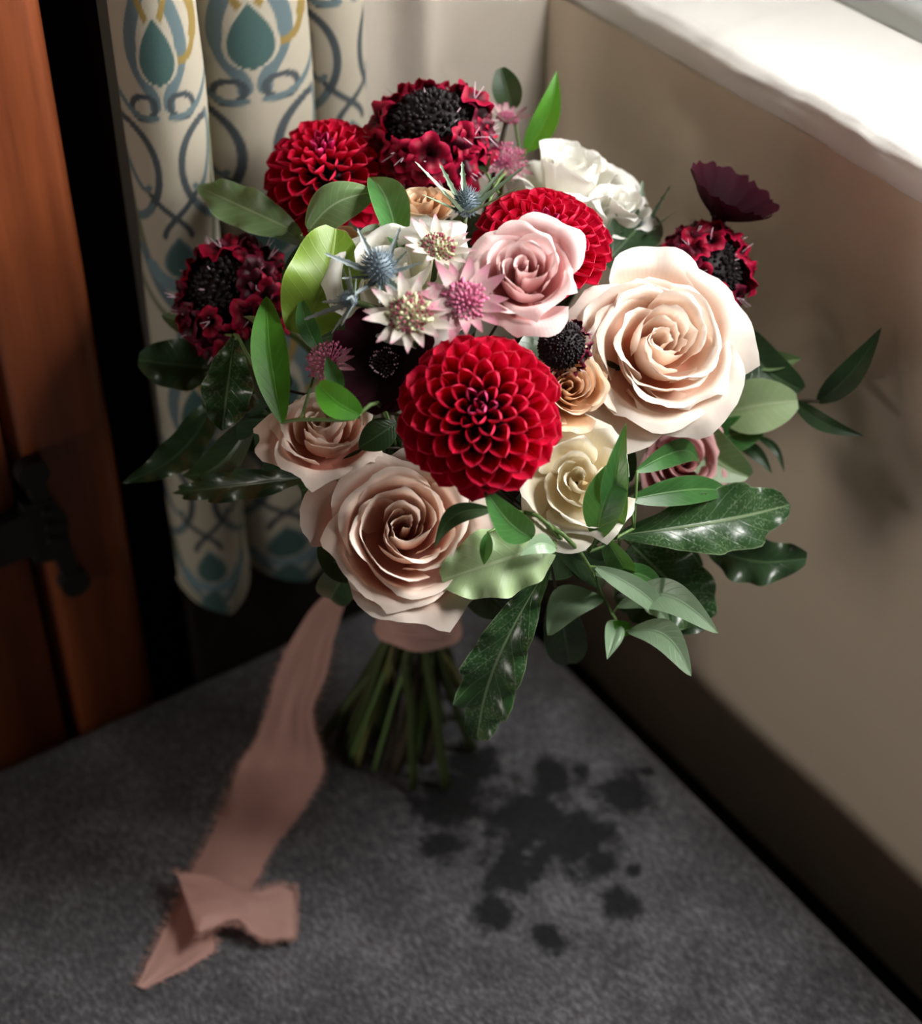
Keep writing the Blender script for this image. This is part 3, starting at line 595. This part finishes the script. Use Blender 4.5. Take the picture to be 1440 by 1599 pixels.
scabiosa('burgundy scabious beside the curtain, above a mottled leaf', 350, 455, 108, (-0.45, 0.3), 0.0, 60, 0.66, 2, rings=(50, 120), light=0.5)
scabiosa('burgundy scabious between the largest rose and the wall', 1118, 418, 92, (0.5, 0.1), 0.0, 64, 0.6, 3, rings=(48, 122), light=0.75)
scabiosa('small black scabious bud between two pale roses', 872, 535, 46, (-0.55, 0.25), 0.0, 12, 0.8, 4, rings=(95, 130), light=0.1)
cosmos('dark chocolate cosmos under the starry flowers', 600, 565, 92, (-0.1, 0.12), 0.0, 0.35, 2)
cosmos('dark chocolate cosmos standing out against the plaster wall', 1132, 322, 84, (0.4, 0.74), -0.01, 0.62, 3)
astrantia('white astrantia with pink tips above the front dahlia', 640, 490, 76, (-0.05, 0.35), 0.032, True, 1, 15, 0.3)
astrantia('pink astrantia between white star and dusty pink rose', 726, 468, 76, (0.15, 0.3), 0.026, False, 2, 15, 0.35)
astrantia('pale astrantia in front of the ivory rose', 684, 386, 62, (0.1, 0.6), 0.012, True, 3, 14, 0.5)
astrantia('small astrantia seen from the side by vivid green leaves', 512, 565, 46, (-0.35, 0.5), 0.012, False, 4, 12, 0.2, 0.75)
astrantia('pink astrantia between topmost scabious and white rose', 788, 252, 48, (0.1, 0.6), -0.015, False, 5, 13, 0.3, 0.7)
astrantia('blurred pink astrantia furthest back by the plaster wall', 792, 185, 38, (0.2, 0.8), -0.03, False, 6, 13, 0.8)
eryngium('blue sea holly in front of the ivory rose', 592, 418, 29, (-0.15, 0.5), 0.022, 2.5, 9, 1)
eryngium('silvery sea holly spreading over the yellow-green leaf', 545, 468, 14, (-0.75, 0.25), 0.022, 5.0, 8, 2)
eryngium('grey-green sea holly below the topmost scabious', 728, 318, 22, (0.1, 0.75), 0.0, 4.2, 9, 3, 'thistle_green', lift=0.7)
eryngium('thin grey sea holly behind the largest rose', 1000, 362, 14, (0.0, 0.75), -0.012, 4.5, 7, 4, 'thistle_green', lift=0.8)
# ------------------------------------------------------------------ foliage
def leaf_mesh(b, t, w, bend=0.0, arch=0.1, roll=0.0, fold=0.15, wave=0.0, nw=5, shape='ellip', mat='green', seed=0, droop=0.0, curl=0.0):
    ax = t - b; L = ax.length; a = ax.normalized(); view = ((b + t) / 2 - CP).normalized(); side = a.cross(view).normalized(); nrm = side.cross(a).normalized()
    if nrm.dot(view) > 0: nrm = -nrm
    s2 = side * math.cos(roll) + nrm * math.sin(roll); n2 = nrm * math.cos(roll) - side * math.sin(roll); rg = random.Random(seed); ph = rg.uniform(0, 6)
    def wid(s):
        if shape == 'lance': return math.sin(math.pi * min(1, (0.02 + 0.98 * s)) ** 0.8) ** 0.9 * (1 - 0.15 * s)
        if shape == 'obov': return math.sin(math.pi * (0.03 + 0.97 * s) ** 1.35) ** 0.75
        if shape == 'broad': return (max(0.0, math.sin(math.pi * (0.04 + 0.93 * s) ** 0.95)) ** 0.55)
        return max(0.0, math.sin(math.pi * (0.02 + 0.98 * s))) ** 0.72
    def fn(u, s):
        ws = wid(s); c = b + ax * s + side * (bend * L * math.sin(math.pi * s)) + nrm * (arch * L * math.sin(math.pi * s) - droop * L * s * s)
        e = abs(u) ** 2; wv = wave * w * e * math.sin(nw * 2 * math.pi * s + ph + (0.9 if u > 0 else 0)) * min(1, 6 * s, 6 * (1 - s) + .15)
        ww = w * ws * (0.5 + 0.10 * wave * math.sin(nw * 2 * math.pi * s + ph + (2 if u > 0 else 0)) * abs(u))
        return c + s2 * (u * ww) + n2 * (fold * w * ws * abs(u) + wv * 0.5 - curl * w * ws * max(0, u) ** 3)
    return grid('leaf', fn, 10, 24, MT[mat])
def sprig(name, label, cat, stem_px, leaves, srad=0.0012, smat='sprig_stem', group=None):
    """stem_px: visible stem as (px,py,off) from inside to the tip; leaves: (base, tip, width px, off_b, off_t, kwargs)"""
    root = new_flower(name, label, cat, group); pts = [dome(*p) for p in stem_px]
    i = int(root['_i']); del root['_i']; foot = Vector(root.location); a = i * 2.4; rb = 0.016 * math.sqrt((i * 0.618) % 1); b = BIND + Vector((rb * math.cos(a), rb * math.sin(a), 0))
    inner = b.lerp(pts[0], 0.55) + (DC - pts[0]) * 0.12
    part('stem', tube('stem', [foot, b.lerp(foot, .5), b, inner] + pts, lambda t: srad * (1.25 - 0.7 * t), MT[smat], 30, 6), root)
    for k, (bx, by, tx, ty, w, ob, ot, kw) in enumerate(leaves):
        B = dome(bx, by, ob); T = dome(tx, ty, ot)
        me = leaf_mesh(B, T, size(w, (B + T) / 2), seed=k * 7 + i, **kw); lf = part('leaf', me, root)
        # short leaf stalk back to the nearest stem point
        sp = min(smooth_path(pts, 12) if len(pts) > 1 else pts, key=lambda q: (q - B).length)
        if 0.002 < (sp - B).length < 0.08: sub('leaf_stalk', tube('leaf_stalk', [sp, sp.lerp(B, .5), B], 0.0007, MT[smat], 4, 5), lf)
    return root
def K(mat, shape='ellip', **kw): d = dict(mat=mat, shape=shape); d.update(kw); return d
FOL = 'foliage sprigs in the bouquet'
sprig('pittosporum_sprig', 'grey-green leaves reaching towards the curtain from under the ball dahlia', 'foliage', [(560, 420, -.03), (470, 370, -.02)],
      [(470, 365, 308, 291, 66, -.03, -.03, K('sage', 'ellip', wave=.25, nw=3, arch=.05)), (480, 385, 420, 340, 40, -.03, -.03, K('dark'))], group=FOL)
sprig('pittosporum_sprig', 'curled grey-green leaf and yellow-green leaf below the ball dahlia', 'foliage', [(500, 560, -.02), (485, 480, 0.005), (487, 365, .008)],
      [(482, 360, 580, 300, 66, .008, .012, K('sage', 'broad', bend=.12, fold=.3, curl=.4, arch=.1)), (468, 522, 524, 357, 122, .004, .018, K('lime', 'broad', bend=-.06, wave=.15, nw=2, arch=.08)),
       (625, 395, 577, 277, 62, .0, .004, K('green', 'lance', bend=-.05, fold=.35, roll=.3)), (560, 410, 590, 350, 40, -.012, -.01, K('sage'))], group=FOL)
sprig('ruscus_sprig', 'vivid green pointed leaves in front of the shaded blush rose', 'foliage', [(600, 640, 0), (545, 655, .02), (470, 655, .02), (440, 660, .018)],
      [(441, 660, 416, 462, 58, .02, .024, K('vivid', 'ellip', bend=.03, arch=.04)), (562, 648, 497, 600, 50, .022, .026, K('vivid', 'broad', bend=.06, arch=.1)), (532, 615, 509, 556, 30, .018, .02, K('green', 'lance')),
       (500, 550, 470, 462, 34, .006, .012, K('green', 'lance', bend=.06)), (425, 540, 379, 494, 16, .006, .018, K('sage', 'lance', bend=-.12)), (560, 560, 545, 500, 36, -.01, -.006, K('green'))], group=FOL)
sprig('pittosporum_sprig', 'mottled leaf hanging below the scabious by the curtain', 'foliage', [(430, 620, -.03), (390, 560, -.01), (372, 525, 0)],
      [(366, 522, 347, 673, 78, 0.0, .01, K('spotted', 'obov', wave=.3, nw=3, arch=.06)), (330, 575, 216, 562, 80, -.02, -.02, K('dark', 'broad', wave=.2, nw=2)), (330, 520, 252, 492, 36, -.02, -.02, K('sage'))], group=FOL)
sprig('pittosporum_sprig', 'dark drooping leaves lowest beside the curtain', 'foliage', [(520, 700, -.03), (400, 650, -.03), (330, 630, -.02)],
      [(335, 628, 190, 755, 62, -.02, -.02, K('dark', 'lance', bend=.12, wave=.3, nw=3, fold=.3)), (400, 650, 285, 742, 60, -.03, -.025, K('dark', 'lance', fold=.3, bend=.1)), (420, 650, 330, 610, 60, -.025, -.025, K('dark', 'ellip', fold=.3)),
       (480, 745, 268, 770, 50, -.03, -.02, K('dark', 'lance', wave=.5, nw=4)), (470, 690, 420, 760, 54, -.03, -.03, K('dark')), (440, 620, 380, 700, 60, -.03, -.03, K('dark')), (450, 640, 405, 585, 50, -.02, -.02, K('dark'))], group=FOL)
sprig('pittosporum_sprig', 'pale rounded leaf behind the largest rose, by the wall', 'foliage', [(1060, 640, -.03), (1150, 640, -.03), (1170, 600, -.03)],
      [(1130, 645, 1246, 626, 86, -.02, -.02, K('pale', 'broad', bend=.02)), (1160, 520, 1252, 610, 66, -.03, -.03, K('dark', 'broad', bend=-.12, arch=.2)), (1165, 540, 1252, 560, 34, -.03, -.025, K('sage', 'ellip', bend=-.15, fold=.4)),
       (1090, 665, 1170, 745, 72, -.01, -.01, K('sage', 'broad', bend=-.15, fold=.25)), (1100, 690, 1200, 665, 56, -.022, -.022, K('green')), (1150, 690, 1206, 740, 24, -.03, -.03, K('dark', 'lance', bend=.1)), (1180, 680, 1225, 738, 14, -.035, -.035, K('dark', 'lance', bend=.15))], group=FOL)
sprig('ruscus_sprig', 'dark slender sprig touching the plaster wall', 'foliage', [(1120, 600, -.03), (1200, 625, -.03), (1280, 626, -.03)],
      [(1278, 628, 1377, 511, 46, -.03, -.03, K('dark', 'lance', bend=-.06)), (1240, 626, 1350, 681, 30, -.03, -.03, K('dark', 'lance', bend=-.08))], 0.0016, 'stem_dark', group=FOL)
sprig('ruscus_sprig', 'upright ruscus leaves in front of the cream rose', 'foliage', [(820, 800, .0), (905, 862, .022), (990, 825, .03)],
      [(966, 826, 978, 660, 46, .034, .034, K('green', 'lance', bend=.06, fold=.25)), (932, 842, 976, 708, 64, .03, .03, K('green', 'ellip', bend=.05)), (995, 735, 1093, 724, 42, .016, .016, K('green', 'lance', bend=.1)),
       (985, 780, 1144, 770, 48, .018, .02, K('green', 'lance', bend=.04)), (945, 838, 981, 897, 44, .026, .03, K('green', 'lance', roll=.4)),
       (830, 840, 753, 757, 56, .022, .03, K('green', 'lance', bend=.06)), (768, 795, 678, 856, 34, .02, .028, K('dark', 'lance', bend=-.22)), (868, 856, 812, 868, 34, .026, .03, K('ruscus', 'lance', bend=-.18)), (762, 832, 756, 882, 22, .02, .026, K('green', 'lance'))], group=FOL)
sprig('ruscus_sprig', 'soft green ruscus sprig trailing below the spotted leaves', 'foliage', [(840, 820, .0), (905, 862, .026), (940, 930, .034), (962, 968, .036), (965, 985, .036)],
      [(941, 934, 855, 992, 56, .034, .036, K('ruscus', 'ellip', bend=-.24, arch=.12)), (966, 946, 1122, 989, 52, .036, .05, K('ruscus', 'ellip', bend=.2, arch=.12)), (982, 985, 1080, 1056, 48, .038, .05, K('ruscus', 'ellip', bend=.2, arch=.12)),
       (964, 972, 948, 1030, 34, .036, .045, K('ruscus', 'lance', fold=.6, curl=.5)), (985, 988, 955, 970, 26, .036, .04, K('vivid', 'lance')), (930, 885, 1048, 982, 38, .026, .03, K('ruscus', 'lance', bend=.08)), (930, 895, 1040, 935, 36, .024, .024, K('green', 'lance', bend=.14))], group=FOL)
sprig('pittosporum_sprig', 'long spotted leaves pointing at the plaster wall', 'foliage', [(870, 800, -.01), (930, 838, .0), (968, 836, .01)],
      [(962, 836, 1234, 788, 104, .006, .004, K('spotted', 'obov', wave=.3, nw=4, bend=-.02, arch=.08)), (1108, 852, 1260, 872, 74, -.02, -.02, K('dark', 'broad', wave=.35, nw=3, bend=-.1)), (985, 850, 1108, 968, 110, -.012, -.006, K('spotted', 'broad', wave=.25, nw=3)),
       (1000, 850, 1095, 890, 70, -.02, -.02, K('dark', 'broad')), (960, 930, 1100, 985, 60, -.01, -.005, K('dark', 'ellip', wave=.3))], group=FOL)
sprig('pittosporum_sprig', 'pale leaf underside and long wavy leaf hanging beside the stems', 'foliage', [(840, 800, -.01), (862, 852, .006), (860, 880, .008)],
      [(862, 850, 690, 906, 112, .014, .026, K('pale', 'broad', wave=.28, nw=3, fold=.05)), (861, 876, 745, 1157, 92, .006, .0, K('spotted', 'obov', wave=.42, nw=5, bend=-.05)), (870, 930, 890, 1036, 66, -.006, -.01, K('dark', 'broad'))], 0.0014, 'stem_dark', group=FOL)
sprig('ruscus_sprig', 'tall green leaf behind the white rose, against the plaster wall', 'foliage', [(760, 330, -.04), (815, 250, -.04)],
      [(822, 236, 870, 110, 44, -.03, -.03, K('vivid', 'lance', bend=-.08, fold=.25)), (800, 170, 782, 106, 46, -.04, -.04, K('dark', 'broad')), (760, 270, 745, 225, 40, -.03, -.03, K('dark'))], group=FOL)
# dark leaves filling the heart of the bouquet
fill = []
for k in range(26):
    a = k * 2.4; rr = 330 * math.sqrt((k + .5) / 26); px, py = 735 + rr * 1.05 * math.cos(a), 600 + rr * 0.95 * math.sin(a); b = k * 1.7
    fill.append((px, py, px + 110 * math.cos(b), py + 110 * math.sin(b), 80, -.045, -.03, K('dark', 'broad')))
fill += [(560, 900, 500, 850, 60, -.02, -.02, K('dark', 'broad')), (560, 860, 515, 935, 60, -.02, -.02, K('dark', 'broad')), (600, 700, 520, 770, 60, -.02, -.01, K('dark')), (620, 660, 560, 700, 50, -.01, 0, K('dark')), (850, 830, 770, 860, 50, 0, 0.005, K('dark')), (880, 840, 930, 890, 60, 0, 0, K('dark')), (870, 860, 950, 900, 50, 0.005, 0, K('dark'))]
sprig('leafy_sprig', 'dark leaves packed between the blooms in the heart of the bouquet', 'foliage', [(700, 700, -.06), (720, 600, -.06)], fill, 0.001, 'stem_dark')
# ------------------------------------------------------------------ ribbon
def ribbon():
    root = thing('ribbon', onz(345, 1385, 0.0), 'blush silk ribbon with frayed edges tied round the stems', 'ribbon')
    def wrap(u, v):
        a = u * math.pi; r = 0.0225 + 0.001 * math.sin(a * 5 + v * 9) + 0.0012 * math.sin(v * 25); return (BIND.x + r * math.cos(a), BIND.y + r * math.sin(a), BIND.z - 0.003 + 0.035 * v + 0.003 * math.sin(a * 2))
    part('binding', grid('binding', wrap, 48, 14, MT['ribbon']), root)
    fr = []
    def strip(name, rows, nu=16, nv=70, ripple=0.0014, seed=0, fray=(True, True), frend=False):
        Lp = smooth_path([onz(r[0], r[1], r[4]) for r in rows], nv); Rp = smooth_path([onz(r[2], r[3], r[4] if len(r) < 6 else r[5]) for r in rows], nv)
        def fn(u, v):
            j = min(int(round(v * nv)), nv); p = Lp[j].lerp(Rp[j], (u + 1) / 2); h = min(1.0, p.z / 0.02 + 0.25)
            jit = 0.0009 * noise.noise(Vector((v * 60, u * 2 + seed, 0))) * abs(u) ** 4
            return p + Vector((0, 0, 1)) * (ripple * h * (1.6 + noise.noise(Vector((u * 1.8, v * 6, seed))) * 2.4 + 1.3 * noise.noise(Vector((u * 4.5, v * 7, seed + 4)))) ) + (Rp[j] - Lp[j]).normalized() * jit
        me = grid(name, fn, nu, nv, MT['ribbon']); o = part(name, me, root); rg = random.Random(seed)
        for side, P, Q in ((0, Lp, Rp), (1, Rp, Lp)):
            if not fray[side]: continue
            for k in range(330):
                j = rg.randrange(nv // 4, nv); t = rg.random(); p = P[j].lerp(P[min(j + 1, nv)], t); d = (P[j] - Q[j]).normalized() + Vector([rg.uniform(-.9, .9) for _ in range(3)]) * .8; d.z = abs(d.z) * .5
                fr.append((p + Vector((0, 0, ripple * .9)), p + Vector((0, 0, ripple * .9)) + d.normalized() * rg.uniform(.0015, .005), 0.00026))
        if frend:
            for k in range(160):
                t = rg.random(); p = Lp[nv].lerp(Rp[nv], t); d = (Lp[nv] - Lp[nv - 3]).normalized() + Vector([rg.uniform(-.5, .5) for _ in range(3)]); d.z = abs(d.z) * .3
                fr.append((p + Vector((0, 0, ripple)), p + Vector((0, 0, ripple)) + d.normalized() * rg.uniform(.001, .003), 0.0002))
        return o
    # rows: left px, right px, height
    strip('tail', [(596, 930, 604, 968, .118), (572, 922, 588, 962, .121), (505, 935, 548, 938, .118), (457, 1000, 524, 1002, .09), (432, 1060, 510, 1062, .066), (420, 1110, 488, 1112, .045), (400, 1165, 499, 1165, .024), (374, 1200, 504, 1212, .008), (350, 1260, 470, 1270, .0015), (322, 1320, 425, 1330, .001), (292, 1375, 392, 1392, .001), (262, 1440, 338, 1452, .001), (240, 1485, 328, 1492, .001), (214, 1541, 226, 1546, .0012)], seed=1)
    strip('tail', [(392, 1375, 336, 1450, .0025), (330, 1366, 300, 1452, .010), (284, 1366, 306, 1458, .011), (281, 1369, 311, 1460, .0165), (330, 1374, 325, 1452, .017), (380, 1392, 370, 1442, .0125), (415, 1390, 398, 1460, .007), (440, 1386, 420, 1468, .005), (458, 1391, 452, 1466, .004), (463, 1393, 461, 1463, .004)], seed=2, frend=True)
    part('frayed_threads', spikes('frayed_threads', fr, MT['ribbon']), root, kind='stuff')
ribbon()
